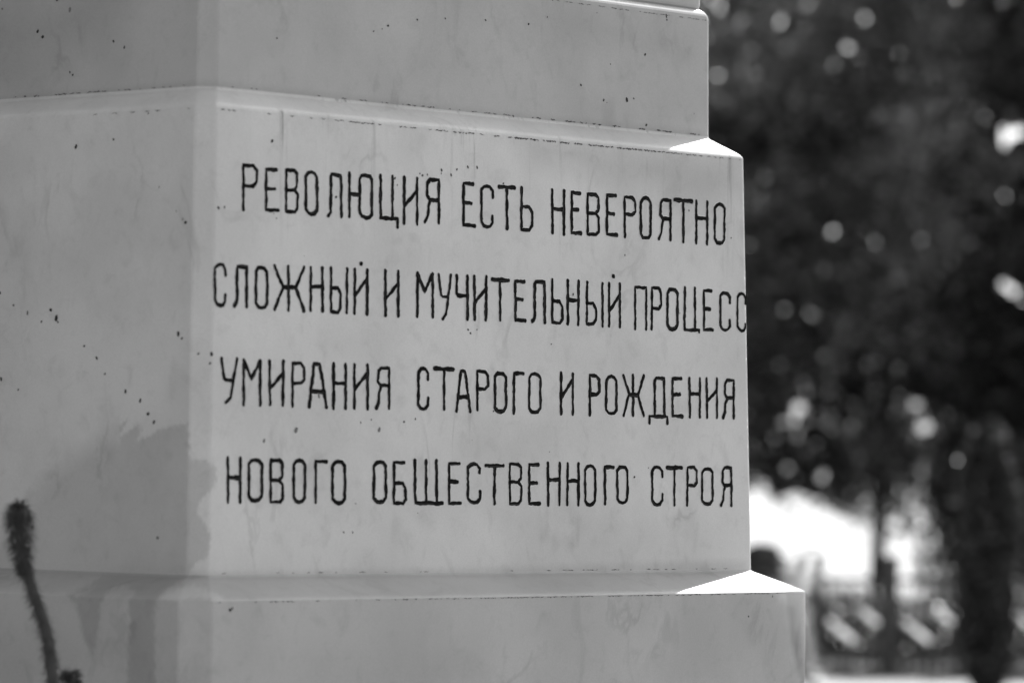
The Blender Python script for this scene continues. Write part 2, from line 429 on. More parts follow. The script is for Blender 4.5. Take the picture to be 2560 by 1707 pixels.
grime_line('upper', N1, A['a3'], Z3 + .002, [(-.68, -.2, .22, .0008), (-.2, .1, .3, .0008), (.1, .3, .45, .0011), (.3, .68, .4, .0013)], .0012)
grime_line('upper', N2, A['a3'], Z3 + .002, [(.2, .68, .3, .0008)], .0012)
grime_line('upper', N1, A['a4'], Z4 - .002, [(-.3, .69, .5, .0006)], .0008)
grime_line('lower', N1, A['a0'], Z0 - .002, [(-.84, -.3, .25, .0008), (-.3, .8, .7, .0006)], .0008)
grime_line('middle', N1, A['a1'], .003, [(-.75, .75, .25, .0006)], .0008)

def build_tier(name, levels, mat, key, grounded=None):
    V, F = loft(levels); n0 = len(F)
    idx = [0] * n0
    dm = damp_shade_of(V)
    if key:
        b = len(V); E = extra[key]
        V = np.concatenate([V, np.array(E.V).reshape(-1, 3)]); F = F + [tuple(b + i for i in f) for f in E.F]; idx += E.I
        dm = np.concatenate([dm, np.zeros(len(E.V))])
    return mesh_obj(name, V, F, [mat, PIT, PITG, GRIME], ped, idx=idx, attr={'damp_shade': dm})

Zl = -GROUND                                                                  # object space height of z = 0
MAR_L = marble('marble lower', .45, None)  # dirtier stone, darkened further for the light falloff towards the bottom
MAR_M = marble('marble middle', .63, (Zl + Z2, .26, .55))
MAR_U = marble('marble upper', .43, None)  # darker base with the light falloff towards the top put into it
low = [(A['ab'], KL, GROUND + .3), (A['ab'], KL, ZB - .1)] + straight(A['ab'], ZB, A['a0'], Z0, KL, .0045) + ledge(A['a0'], Z0, A['a1'], 0, KL, KM, PL)
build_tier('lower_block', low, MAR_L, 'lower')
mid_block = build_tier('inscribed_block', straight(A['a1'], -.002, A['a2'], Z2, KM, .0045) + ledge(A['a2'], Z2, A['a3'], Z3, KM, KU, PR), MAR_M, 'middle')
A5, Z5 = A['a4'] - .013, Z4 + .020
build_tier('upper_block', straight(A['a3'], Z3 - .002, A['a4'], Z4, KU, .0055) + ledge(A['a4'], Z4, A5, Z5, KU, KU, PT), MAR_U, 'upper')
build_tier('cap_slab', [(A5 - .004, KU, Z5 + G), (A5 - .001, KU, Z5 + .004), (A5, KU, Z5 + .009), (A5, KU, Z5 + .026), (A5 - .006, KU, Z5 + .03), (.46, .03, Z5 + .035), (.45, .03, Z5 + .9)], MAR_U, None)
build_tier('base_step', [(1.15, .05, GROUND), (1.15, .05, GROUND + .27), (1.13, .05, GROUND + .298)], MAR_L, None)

# ------------------------------------------------------------------ the carved and blackened text
PN = N1 * Z2 + UZ * (A['a1'] - A['a2']); PN = PN / np.linalg.norm(PN)
P0 = N1 * A['a1']
TU = UU; TV = np.cross(PN, TU)
def slope_at(x, y): return (1317 - y) / (11540 - x)
def glyph(c, x0, x1, yt, yb, **k):
    """strokes of one letter in photograph pixels, before the slope of the line is added. y is measured at x0"""
    w = x1 - x0; h = yb - yt; X = lambda f: x0 + w * f; Y = lambda f: yt + h * f
    m = k.get('m')
    def P(*pts): return [(X(a), Y(b)) for a, b in pts]
    o = .14
    if c == 'O': return [P((.5, 0), (.78, .02), (1, .11), (1, .89), (.78, .98), (.5, 1), (.22, .98), (0, .89), (0, .11), (.22, .02), (.5, 0))]
    if c == 'P':
        m = m or .46; return [P((0, 1), (0, 0), (.72, 0), (1, .1), (1, m - .1), (.72, m), (.02, m))]
    if c == 'E':
        m = m or .45; return [P((.88, .0), (0, .0), (0, 1), (1, 1)), P((.02, m), (.72, m))]
    if c == 'B':
        m = m or .48; return [P((0, 0), (0, 1), (.76, 1), (1, .92), (1, m + .1), (.72, m), (.02, m)), P((0, .0), (.72, .0), (.96, .08), (.96, m - .09), (.72, m))]
    if c == 'L': return [P((1, 1), (1, 0), (.24, 0), (.16, .06), (.16, .83), (.14, .9), (-.06, .99))]
    if c == 'Yu': return [P((0, 0), (0, 1)), P((.02, .48), (.48, .48)),
                          P((.73, .02), (.93, .04), (1, .12), (1, .9), (.9, .98), (.73, 1), (.56, .97), (.48, .88), (.48, .12), (.56, .04), (.73, .02))]
    if c == 'Ts': return [P((0, 0), (0, 1)), P((.7, 0), (.7, .99)), P((0, 1), (1, 1), (1, 1 + k.get('tail', .2)))]
    if c == 'I': return [P((0, 0), (0, 1)), P((1, 0), (1, 1)), P((.03, k.get('lo', .65)), (.97, k.get('hi', .27)))]
    if c == 'Ya':
        m = m or .47; return [P((1, 1), (1, 0), (.3, 0), (.08, .08), (.04, m - .1), (.24, m), (.98, m)), P((.32, m + .02), (.16, m + .16), (.12, .84), (-.12, 1))]
    if c == 'C': return [P((1, k.get('hi', .27)), (1, .12), (.76, .02), (.5, 0), (.24, .02), (0, .1), (0, .88), (.22, .97), (.5, 1), (.78, .98), (1, .88), (1, k.get('lo', .72)))]
    if c == 'T': return [P((0, 0), (1, 0)), P((.5, .02), (.5, 1))]
    if c == 'b':
        m = m or .46; return [P((0, 0), (0, 1), (.74, 1), (1, .9), (1, m + .13), (.68, m), (.02, m))]
    if c == 'N': return [P((0, 0), (0, 1)), P((1, 0), (1, 1)), P((.02, m or .44), (.98, m or .44))]
    if c == 'i': return [P((0, 0), (0, 1))]
    if c == 'Zh': return [P((.47, 0), (.47, 1)), P((.28, .48), (.72, .48)), P((0, 0), (.28, .47)), P((1, 0), (.72, .47)), P((.27, .5), (0, 1)), P((.73, .5), (1, 1))]
    if c == 'M': return [P((0, 1), (0, 0)), P((1, 0), (1, 1)), P((.03, .02), (.47, .42), (.95, .03))]
    if c == 'U': return [P((0, 0), (.2, .46), (.3, .5), (.74, .5)), P((1, 0), (.58, .88), (.46, .94), (.3, 1))]
    if c == 'Ch': return [P((0, 0), (0, .4), (.12, .46), (.98, .46)), P((1, 0), (1, 1))]
    if c == 'Pi': return [P((0, 1), (0, 0), (1, 0), (1, 1))]
    if c == 'A': return [P((0, 1), (.28, 0), (.6, 0), (1, 1)), P((.18, .64), (.84, .64))]
    if c == 'G': return [P((1, 0), (0, 0), (0, 1))]
    if c == 'D': return [P((.28, .84), (.28, .06), (.36, 0), (.82, 0), (.82, .84)), P((0, 1), (0, .85), (1, .85), (1, 1))]
    if c == 'Be': return [P((.9, 0), (0, 0), (0, 1), (.8, 1), (1, .9), (1, .62), (.78, .51), (.02, .51))]
    if c == 'Sh': return [P((0, 0), (0, 1), (.99, 1)), P((.4, 0), (.4, .99)), P((.78, 0), (.78, .99))]
    return []
def sc(ox, oy, L, z=3.26667):
    return [(g[0], ox + g[1] / z, ox + g[2] / z, oy + g[3] / z, oy + g[4] / z, (g[5] if len(g) > 5 else {})) for g in L]
LINES = [
 sc(500, 350, [('P', 354, 462, 207, 570), ('E', 540, 640, 240, 568, dict(m=.48)), ('B', 703, 795, 245, 583), ('O', 863, 956, 262, 602), ('L', 1052, 1152, 280, 622),
   ('Yu', 1218, 1400, 270, 628), ('Ts', 1473, 1612, 290, 636), ('I', 1665, 1772, 303, 680), ('Ya', 1848, 1950, 322, 672, dict(m=.47)), ('E', 2150, 2243, 356, 694, dict(m=.46))])
 + sc(1180, 350, [('C', 77, 166, 372, 708), ('T', 215, 352, 381, 722), ('b', 404, 490, 386, 730), ('N', 655, 750, 405, 763), ('E', 812, 890, 430, 755, dict(m=.42)),
   ('B', 943, 1034, 442, 768), ('E', 1101, 1183, 450, 772, dict(m=.46)), ('P', 1245, 1332, 468, 795, dict(m=.43)), ('O', 1378, 1457, 472, 800), ('Ya', 1535, 1618, 490, 812),
   ('T', 1652, 1795, 490, 825), ('N', 1830, 1920, 498, 843, dict(m=.4)), ('O', 1982, 2060, 522, 840)]),
 sc(500, 350, [('C', 121, 205, 1012, 1352), ('L', 285, 380, 1035, 1358), ('O', 456, 547, 1038, 1365), ('Zh', 608, 850, 1025, 1385), ('N', 903, 998, 1040, 1393), ('b', 1068, 1146, 1042, 1403),
   ('i', 1199, 1205, 1050, 1411), ('I', 1262, 1365, 1055, 1418, dict(lo=.6, hi=.21)), ('I', 1512, 1617, 1066, 1432), ('M', 1775, 1897, 1085, 1440), ('U', 1948, 2050, 1096, 1458), ('Ch', 2093, 2182, 1105, 1462), ('I', 2240, 2335, 1112, 1465, dict(lo=.62, hi=.28))])
 + sc(1180, 350, [('T', 160, 297, 1138, 1468), ('E', 353, 436, 1155, 1472, dict(m=.45)), ('L', 496, 592, 1158, 1486), ('b', 653, 738, 1142, 1490, dict(m=.5)), ('N', 782, 868, 1148, 1505, dict(m=.44)),
   ('b', 937, 1010, 1162, 1500, dict(m=.5)), ('i', 1065, 1071, 1170, 1522), ('I', 1118, 1205, 1168, 1522), ('Pi', 1332, 1420, 1200, 1543), ('P', 1468, 1545, 1207, 1543, dict(m=.5)), ('O', 1594, 1676, 1216, 1545),
   ('Ts', 1735, 1855, 1205, 1547, dict(tail=.04)), ('E', 1893, 1966, 1230, 1548, dict(m=.46)), ('C', 2029, 2104, 1243, 1552), ('C', 2166, 2232, 1252, 1556, dict(lo=.82))]),
 sc(500, 830, [('U', 172, 300, 210, 575), ('M', 355, 490, 225, 595), ('I', 568, 678, 232, 593), ('P', 755, 850, 255, 605), ('A', 893, 1034, 258, 612), ('N', 1088, 1186, 258, 622, dict(m=.44)),
   ('I', 1260, 1368, 263, 622, dict(lo=.57, hi=.2)), ('Ya', 1448, 1542, 290, 622, dict(m=.44)), ('C', 1783, 1862, 295, 630), ('T', 1912, 2068, 299, 630), ('A', 2096, 2208, 315, 648), ])
 + sc(1180, 830, [('P', 43, 131, 320, 635), ('O', 189, 275, 332, 648), ('G', 340, 420, 337, 663), ('O', 466, 558, 340, 655), ('I', 726, 821, 335, 668, dict(lo=.61, hi=.17)), ('P', 962, 1037, 357, 675, dict(m=.48)),
   ('O', 1095, 1180, 362, 665), ('Zh', 1236, 1402, 350, 680), ('D', 1452, 1594, 376, 744), ('E', 1637, 1720, 378, 684, dict(m=.43)), ('N', 1777, 1861, 377, 695, dict(m=.4)), ('I', 1917, 2000, 378, 695, dict(lo=.6, hi=.29)), ('Ya', 2058, 2135, 393, 700, dict(m=.46))]),
 sc(500, 830, [('N', 228, 327, 1025, 1390), ('O', 398, 502, 1043, 1378), ('B', 577, 674, 1045, 1385), ('O', 764, 855, 1045, 1382), ('G', 942, 1038, 1055, 1390), ('O', 1081, 1183, 1055, 1394), ('O', 1418, 1516, 1060, 1388),
   ('Be', 1582, 1676, 1065, 1394), ('Sh', 1755, 1982, 1045, 1396), ('E', 2035, 2130, 1073, 1395, dict(m=.46)), ('C', 2187, 2285, 1073, 1395, dict(hi=.22, lo=.7))])
 + sc(1180, 830, [('T', 108, 258, 1087, 1398), ('B', 308, 402, 1078, 1398, dict(m=.45)), ('E', 468, 555, 1080, 1398, dict(m=.48)), ('N', 620, 713, 1068, 1410, dict(m=.4)), ('N', 778, 870, 1072, 1410, dict(m=.42)), ('O', 922, 1004, 1092, 1406),
   ('G', 1083, 1157, 1100, 1402), ('O', 1185, 1268, 1098, 1390), ('C', 1470, 1552, 1100, 1410, dict(hi=.26)), ('T', 1590, 1713, 1104, 1410), ('P', 1758, 1834, 1102, 1415, dict(m=.48)), ('O', 1880, 1964, 1115, 1405), ('Ya', 2040, 2116, 1107, 1415, dict(m=.46))])]
DOTS = {1: [(500 + 1315 / 3.26667, 350 + 1010 / 3.26667, 4.2), (1180 + 1153 / 3.26667, 350 + 1113 / 3.26667, 4.4)]}
lift = [0]
def ribbon(mb, pts, wid):
    """one carved stroke: uneven blackened band on the stone"""
    q = []
    for x, y in pts:
        p = hit(x, y, P0, PN) - P0; q.append((p @ TU, p @ TV))
    q = np.array(q); D = [q[0]]
    for a, b in zip(q[:-1], q[1:]):
        n = max(1, int(np.linalg.norm(b - a) / .005))
        for j in range(1, n + 1): D.append(a + (b - a) * j / n)
    D = np.array(D); closed = np.linalg.norm(D[0] - D[-1]) < 1e-6
    T = np.gradient(D, axis=0)
    if closed: T[0] = T[-1] = D[1] - D[-2]
    T /= np.linalg.norm(T, axis=1)[:, None] + 1e-12; Nn = np.stack([-T[:, 1], T[:, 0]], 1)
    n = len(D); ph = rnd.random() * 9
    wl = wid * .5 * (1 + .13 * np.sin(np.arange(n) * .9 + ph) + rng.uniform(-.24, .2, n))
    wr = wid * .5 * (1 + .13 * np.sin(np.arange(n) * .7 + ph * 2) + rng.uniform(-.24, .2, n))
    if closed: wl[-1] = wl[0]; wr[-1] = wr[0]
    lift[0] = (lift[0] + 1) % 40; off = .0004 + .00001 * lift[0]
    def W3(c): return P0 + TU * c[0] + TV * c[1] + PN * off
    L = [W3(d + k * w) for d, k, w in zip(D, Nn, wl)]; R = [W3(d - k * w) for d, k, w in zip(D, Nn, wr)]
    V = L + R; F = [(j, n + j, n + j + 1, j + 1) for j in range(n - 1)]
    if not closed:
        for e, sg in ((0, -1), (n - 1, 1)):
            b = len(V)
            for a in (-.6, 0, .6):
                V.append(W3(D[e] + sg * T[e] * wid * .5 * math.cos(a) * .8 + Nn[e] * wid * .5 * math.sin(a)))
            F.append((e, b + 2, b + 1, b, n + e) if sg < 0 else (n + e, b, b + 1, b + 2, e))
    mb.add(V, F)
    # painted light on the groove floor, greyer along its lower side
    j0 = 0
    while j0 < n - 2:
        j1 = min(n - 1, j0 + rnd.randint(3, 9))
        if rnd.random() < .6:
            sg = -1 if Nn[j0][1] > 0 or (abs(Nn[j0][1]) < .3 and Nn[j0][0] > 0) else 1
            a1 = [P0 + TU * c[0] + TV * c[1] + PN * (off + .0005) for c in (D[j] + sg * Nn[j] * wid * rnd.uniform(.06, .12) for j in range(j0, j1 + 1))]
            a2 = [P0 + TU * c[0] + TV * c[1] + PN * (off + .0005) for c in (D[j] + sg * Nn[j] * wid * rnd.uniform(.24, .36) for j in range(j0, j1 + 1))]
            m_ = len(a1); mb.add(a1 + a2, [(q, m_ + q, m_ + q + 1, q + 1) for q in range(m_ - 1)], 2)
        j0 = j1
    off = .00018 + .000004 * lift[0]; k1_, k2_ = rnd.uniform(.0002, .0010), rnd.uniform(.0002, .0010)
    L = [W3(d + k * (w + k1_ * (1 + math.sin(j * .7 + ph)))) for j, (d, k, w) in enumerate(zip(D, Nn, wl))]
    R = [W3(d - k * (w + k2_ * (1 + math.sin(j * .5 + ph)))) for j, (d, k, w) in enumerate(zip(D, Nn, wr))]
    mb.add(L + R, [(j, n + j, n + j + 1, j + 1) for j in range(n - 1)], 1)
for li, L in enumerate(LINES):
    mb = MB(); last = None
    for c, x0, x1, yt, yb, k in L:
        if last is not None and x0 - last > 34:
            mb.build('carved_word', [PAINT, LIP_LIT, GROOVE_LIT], mid_block); mb = MB()
        last = x1
        for st in glyph(c, x0, x1, yt, yb, **k):
            st = [(x + rnd.uniform(-.7, .7), y + (x - x0) * slope_at(x0, y) + rnd.uniform(-.7, .7)) for x, y in st]
            if c == 'O' or (len(st) > 8 and abs(st[0][0] - st[-1][0]) < 2 and abs(st[0][1] - st[-1][1]) < 2): st[-1] = st[0]
            horiz = all(abs(st[i + 1][1] - st[i][1]) < abs(st[i + 1][0] - st[i][0]) for i in range(len(st) - 1))
            ribbon(mb, st, (.0084 if horiz else .0079) * rnd.uniform(.9, 1.1))
    for x, y, r in DOTS.get(li, []):
        p = hit(x, y, P0, PN); R = r / 1080
        mb.add([p + PN * .0008 + R * (1.25 * math.cos(q) * TU + 1.15 * math.sin(q) * TV) * rnd.uniform(.88, 1.1) for q in np.linspace(0, 2 * math.pi, 13)[:-1]], [tuple(range(12))])
    mb.build('carved_word', [PAINT, LIP_LIT, GROOVE_LIT], mid_block)

# the crack at the near corner of the lower ledge
# ------------------------------------------------------------------ ground
def sheet(name, x0, x1, y0, y1, z, mat):
    return tag(mesh_obj(name, [(x0, y0, z), (x1, y0, z), (x1, y1, z), (x0, y1, z)], [(0, 1, 2, 3)], mat), kind='structure')
FENCE_D = 31.0
sheet('ground', -400, 400, -200, 900, GROUND, simple('trodden earth', .30, .95, .25, 1.5))
sheet('paving', -40, 60, -20, 12.5, GROUND + .004, simple('grey paving', .13, .9, .2, 4))
sheet('path', -40, 60, 13, FENCE_D + CAM[1] - .25, GROUND + .004, simple('pale path', .29, .95, .12, 4))
sheet('lawn', -40, 60, FENCE_D + CAM[1] + .25, 42, GROUND + .004, simple('lawn soil', .05, .95, .4, 6))
sheet('road', -200, 240, 44, 520, GROUND + .004, simple('pale gravel road', .31, .95, .12, .8))

# ------------------------------------------------------------------ foliage
LEAF = leaf_mat('tree leaf', .10, .065, tone=True)
LEAF_H = leaf_mat('hedge leaf', .026, .005)
BARK = simple('bark', .05, .9, .4, 14, bump=.5)
GAPS = [(1950,57,7),(2115,120,6),(2148,146,7),(2085,162,5.5),(2023,10,5),(2160,46,7),(1858,50,4),(1800,18,5),(2493,160,7),(2488,285,13),(2500,325,15),(2512,358,13),(2476,362,9),
        (2543,332,18),(2548,280,6),(1916,445,4.5),(2252,530,7),(2290,545,4),(2300,575,4),(2083,578,8),(2186,607,7),(2362,640,5),(2510,490,8),(2512,712,10),(2532,726,13),(2487,790,9),(2558,750,8),
        (2290,1013,7.5),(2312,1066,12),(1997,1020,10),(1985,1045,6),(1995,1096,4),(1970,1170,7),(2055,1190,9),(2550,1275,8),(2556,1420,9),(1872,612,4),(1960,775,3.5),(2030,785,3.5),(2170,910,3),(2200,945,3)]
# lower outline of the low branches where the bright road shows beneath them
UNDER_X = [1800, 1878, 1890, 1915, 1935, 1960, 1985, 2010, 2050, 2090, 2110, 2150, 2205, 2216, 2222, 2240, 2258, 2266, 2275, 2325, 2345, 2368, 2374, 2400, 2700]
UNDER_Y = [1250, 1232, 1205, 1215, 1262, 1250, 1238, 1240, 1262, 1290, 1300, 1322, 1335, 1345, 1400, 1350, 1362, 1400, 1340, 1340, 1385, 1410, 1520, 1560, 1560]
def leaves(C, size, asp, cut=True, tone=None):
    """leaf-sized rhombs at the points C, random attitudes; returns V, F"""
    n = len(C)
    if cut:
        d = C - CAM; z = d @ AF; px = W / 2 + FPX * (d @ AR) / z; py = H / 2 - FPX * (d @ AU) / z
        keep = np.ones(n, bool); half = size * .45 * FPX / z
        for gx, gy, gr in GAPS:
            q = random.Random(int(gx * 7 + gy)); th = q.uniform(0, 3.14); ex = q.uniform(.7, 1.25); R_ = (gr * .85 if gr >= 10 else gr * .9 - 2.2)
            dx, dy = px - gx, py - gy; a_ = (dx * math.cos(th) + dy * math.sin(th)) * ex; b_ = (dy * math.cos(th) - dx * math.sin(th)) / ex
            keep &= np.hypot(a_, b_) > R_ * q.uniform(.7, 1.15) + half * .62
            if q.random() < .5: keep &= np.hypot(dx - q.uniform(-26, 26), dy - q.uniform(-26, 26)) > R_ * .25 + half * .6
        below = py + half * .7 - np.interp(px, UNDER_X, UNDER_Y)
        keep &= ~((below > 0) & (px > 1800) & (px < 2384) & ~((below < 75) & (rng.random(n) < np.where(below < 38, .07, .02))))
        C = C[keep]; n = len(C)
        if tone is not None: tone = tone[keep]
    a = rng.normal(size=(n, 3)); a[:, 2] *= .7; a /= np.linalg.norm(a, axis=1)[:, None]
    b = rng.normal(size=(n, 3)); b -= (b * a).sum(1)[:, None] * a; b /= np.linalg.norm(b, axis=1)[:, None]
    s = size * rng.uniform(.6, 1.25, n)[:, None]; L = a * s * .5; B = b * s * asp * .5
    m = np.cross(a, b) * s * .08
    V = np.stack([C - L, C - B + m - L * .1, C + L, C + B + m - L * .1], 1).reshape(-1, 3)
    F = np.arange(4 * n).reshape(n, 4)
    return (V, F) if tone is None else (V, F, np.repeat(tone, 4))
def tree(name, X, D, rx, ry, z0, z1, nclump, per, label, trunk_r, seed, group=None, lean=0.0, sigma=.26, tone=1.0):
    g = np.random.default_rng(seed); Y = CAM[1] + D
    root = thing(name, label, 'tree', (X, Y, GROUND), group)
    tb = MB(); zc = GROUND + .55 * z1
    P = [np.array([X + lean * f * f * z1 + .05 * math.sin(5 * f + seed), Y + .06 * math.sin(4 * f), GROUND + f * z1 * .85]) for f in np.linspace(0, 1, 9)]
    tb.tube(P, trunk_r * np.array([1.25, 1.02, .95, .88, .8, .66, .5, .34, .15]), 12)
    for k in range(7):
        p = P[3 + k % 5]; q = g.uniform(0, 6.28); d = np.array([math.cos(q) * rx * .7, math.sin(q) * ry * .7, g.uniform(.3, 1.1)])
        tb.tube([p, p + d * .35 + [0, 0, .05], p + d * .7 + [0, 0, .12], p + d], trunk_r * np.array([.42, .32, .2, .08]), 6)
    tb.build('trunk', BARK, root, smooth=True)
    c = g.uniform(-1, 1, (nclump * 3, 3)); c = c[c[:, 0] ** 2 + c[:, 1] ** 2 + c[:, 2] ** 6 < 1][:nclump]
    cz = (z0 + z1) / 2; c = c * [rx, ry, (z1 - z0) / 2] + [X, Y, GROUND + cz]
    C = (c[:, None, :] + g.normal(size=(len(c), per, 3)) * [sigma, sigma, sigma * .8]).reshape(-1, 3)
    tn = np.repeat(g.choice([.25, .5, .9, 1.35, 2.0], len(c)) * tone, per); kp = C[:, 2] > GROUND + max(.05, z0 - .25)
    V, F, tn = leaves(C[kp], .10, .55, True, tn[kp])
    mesh_obj('crown', V, F, LEAF, root, attr={'tone': tn})
    return root
tree('broadleaf_tree', 2.75, 39.5, 2.3, 1.5, 1.1, 7.2, 220, 330, 'dark leafy tree right beside the pedestal, its low branches above the white glow', .13, 3)
tree('broadleaf_tree', 5.50, 40.5, 2.1, 1.6, 1.0, 7.3, 220, 330, 'dark leafy tree filling the middle of the blurred background behind the fence', .07, 5)
tree('broadleaf_tree', 7.9, 40.0, 1.9, 1.4, .25, 7.0, 230, 340, 'darkest leafy tree at the right margin with two large bright gaps in its crown', .16, 9, tone=.4)
tree('broadleaf_tree', 1.0, 41.0, 2.0, 1.5, 1.3, 7.2, 120, 230, 'leafy tree mostly hidden behind the marble pedestal', .14, 12)
tree('broadleaf_tree', 7.05, 44.0, 2.4, 1.5, 1.5, 7.8, 200, 330, 'leafy tree farthest back, glimpsed between the crowns nearer the fence', .15, 15, tone=.5)

tree('broadleaf_tree', -2.75, 8.5, 1.05, 1.2, .25, 4.6, 90, 130, 'added unseen tree on the left, placed to shade the left marble face', .12, 21, sigma=.28)  # added out of view to block sky light from the left face
# low clipped hedge behind the fence
def hedge(name, x0, x1, D0, D1, h, n, label, mat, size=.055):
    root = thing(name, label, 'hedge', ((x0 + x1) / 2, CAM[1] + (D0 + D1) / 2, GROUND))
    C = rng.uniform([x0, CAM[1] + D0, GROUND + .02], [x1, CAM[1] + D1, GROUND + h], (n, 3))
    C[:, 2] += .04 * np.sin(C[:, 0] * 5) + rng.normal(0, .02, n)
    V, F = leaves(C, size, .6, False); mesh_obj('leaves', V, F, mat, root)
    return root
hedge('clipped_hedge', 1.5, 10.5, 31.8, 32.7, .56, 30000, 'low dark clipped hedge running behind the ornamental fence', LEAF_H)
def bush(name, x, y, D, r, h, n, label, size=.07, squash=.8):
    p = at(x, y, D); p[2] = GROUND
    root = thing(name, label, 'bush', p)
    zz = rng.uniform(-1, 1, n); q = rng.uniform(0, 6.28, n); w = np.sqrt(1 - np.abs(zz) ** 3.5) * rng.uniform(.15, 1, n) ** .5 * (1 + .16 * np.sin(q * 3 + zz * 6))
    c = np.stack([w * np.cos(q), w * np.sin(q), zz * (1 + .06 * np.sin(q * 2))], 1)
    C = c * [r, r * squash, h / 2] + [p[0], p[1], GROUND + h / 2]
    V, F = leaves(C[C[:, 2] > GROUND + .02], size, .55, False); mesh_obj('leaves', V, F, LEAF_H, root)
    tb = MB()
    for k in range(9):
        q = k * .7; tb.tube([p, p + [.3 * r * math.cos(q), .3 * r * math.sin(q), h * .35], p + [.6 * r * math.cos(q), .5 * r * math.sin(q), h * .75]], [.02, .013, .005], 6)
    tb.build('stems', BARK, root)
bush('shrub', 1900, 1500, 33.6, .34, .86, 3500, 'rounded dark shrub at the foot of the glow, just beside the pedestal corner')
bush('dark_bush', 2466, 1600, 29.0, .215, 1.75, 9000, 'tall narrow dark bush in the bottom right corner, hiding the end of the fence', .06)
bush('shrub', 2490, 1600, 35.6, .62, 1.7, 9000, 'broad leafy shrub filling the space behind the tall narrow bush', .08)

# ------------------------------------------------------------------ ornamental fence
IRON = simple('dark fence paint', .03, .22, .3, 30)
PALE = simple('pale highlight paint', .72, .35, .15, 40)  # pale colour in place of sun highlights on the bars
BEAD = simple('pale glint paint', .5, .25, .3, 40)  # pale colour stands in for sun glints on the beads
CONC = simple('dark post concrete', .05, .9, .3, 25)
fy = CAM[1] + FENCE_D
def fx(px): return at(px, 1550, FENCE_D)[0]
fence = thing('park_fence', 'low ornamental iron park fence with rows of beads between dark square posts', 'fence', (fx(2140), fy, GROUND))
BAY = 192 / (FPX / FENCE_D); XP = fx(2231)
posts = [XP + BAY * k for k in (-3, -2, -1, 0, 1, 2)]
for x in posts:
    p = MB(); p.box((x, fy, GROUND + .41), .052, .052, .41, .008); pp = p.build('post', CONC, fence); p = MB(); p.box((x, fy, GROUND + .838), .06, .06, .018, .008); p.build('cap', CONC, pp)
for x0, x1 in zip(posts[:-1], posts[1:]):
    a, b = x0 + .053, x1 - .053; m = (a + b) / 2; hw = (b - a) / 2
    for z, hz in ((.685, .018), (.52, .011), (.145, .011), (.012, .010)):
        r = MB(); r.box((m, fy, GROUND + z), hw, .015, hz, .004); r.build('rail', IRON, fence)
    n = 6
    for k in range(n):
        x = a + (k + .5) * (b - a) / n
        for z in (.595, .078):
            bd = MB(); bd.ball((x, fy, GROUND + z), .0175, 0, 12, 8); bd.tube([(x, fy, GROUND + z - .062), (x, fy, GROUND + z + .085)], .005, 6)
            bd.build('bead', BEAD, fence, smooth=True)
    for sx, cz, rr in ((.25, .40, .075), (.72, .27, .08)):
        cx = a + sx * (b - a); sc_ = MB()
        sc_.tube([(cx + rr * (1 - .06 * k) * math.cos(k * .5), fy, GROUND + cz + rr * (1 - .06 * k) * math.sin(k * .5)) for k in range(15)], .008, 6)
        sc_.build('scroll', IRON, fence, smooth=True)
    for (xa, za), (xb, zb) in (((.10, .40), (.52, .255)), ((.56, .50), (.92, .375))):
        lf = MB()
        pa = np.array([a + xa * (b - a), fy - .02, GROUND + za]); pb = np.array([a + xb * (b - a), fy - .02, GROUND + zb])
        d = pb - pa; L = np.linalg.norm(d); d /= L; up = np.array([0, -.45, .89]); sd = np.cross(d, np.cross(up, d)); sd /= np.linalg.norm(sd); wv = np.cross(d, sd)
        lf.box((pa + pb) / 2, L / 2, .030, .009, .004, (d, wv, sd)); lf.build('leaf_bar', PALE, fence)
# rough grass along the foot of the fence
C = np.stack([rng.uniform(fx(1800), fx(2700), 5200), fy + rng.normal(0, .13, 5200), np.full(5200, GROUND)], 1)
h = rng.uniform(.05, .17, 5200) * (.55 + .6 * np.sin(C[:, 0] * 9) * np.sin(C[:, 0] * 23 + 1)); a_ = rng.uniform(0, 6.28, 5200)
dx = np.stack([np.cos(a_), np.sin(a_), 0 * a_], 1) * .005; tip = np.stack([rng.normal(0, .03, 5200), rng.normal(0, .03, 5200), h], 1)
V = np.stack([C - dx, C + dx, C + tip * .6 + dx * .6, C + tip, ], 1).reshape(-1, 3)
tag(mesh_obj('grass', V, np.arange(len(V)).reshape(-1, 4), leaf_mat('grass blade', .06, .03)), 'rough grass tufts along the foot of the fence', 'grass', kind='stuff')

# ------------------------------------------------------------------ hairy stems in front
HAIRY = leaf_mat('hairy stem', .065, .008, .8)
FUZZ = leaf_mat('pale plume', .42, .30, .7)
def spikes(mb, base, dirs, L, w):
    for p, d, l in zip(base, dirs, L):
        d = d / np.linalg.norm(d); sdv = np.cross(d, AF + rng.normal(0, .6, 3)); sdv /= np.linalg.norm(sdv) + 1e-9
        bend = np.array([0, 0, -.25]) * l
        mb.add([p - sdv * w, p + sdv * w, p + d * l * .6 + sdv * w * .7 + bend * .3, p + d * l + bend, p + d * l * .6 - sdv * w * .7 + bend * .3], [(0, 1, 2, 3, 4)])
def path_pts(P, n):
    P = np.asarray(P, float); t = np.linspace(0, len(P) - 1, n); i = np.minimum(t.astype(int), len(P) - 2); f = (t - i)[:, None]
    f = f * f * (3 - 2 * f) * .25 + f * .75
    return P[i] * (1 - f) + P[i + 1] * f
D1 = 7.6; k1 = D1 / FPX
stem_px = [(150, 1830), (138, 1740), (132, 1700), (124, 1620), (110, 1556), (87, 1491), (65, 1426), (51, 1362), (47, 1297), (40, 1262)]
pl = at(150, 1830, D1); pl[2] = GROUND
plant = thing('hairy_plant', 'dark hairy plant stem with a fuzzy bud, standing before the left marble face', 'plant', pl)
P = [pl, at(158, 2300, D1)] + [at(x, y, D1) for x, y in stem_px]
P = path_pts(P, 60)
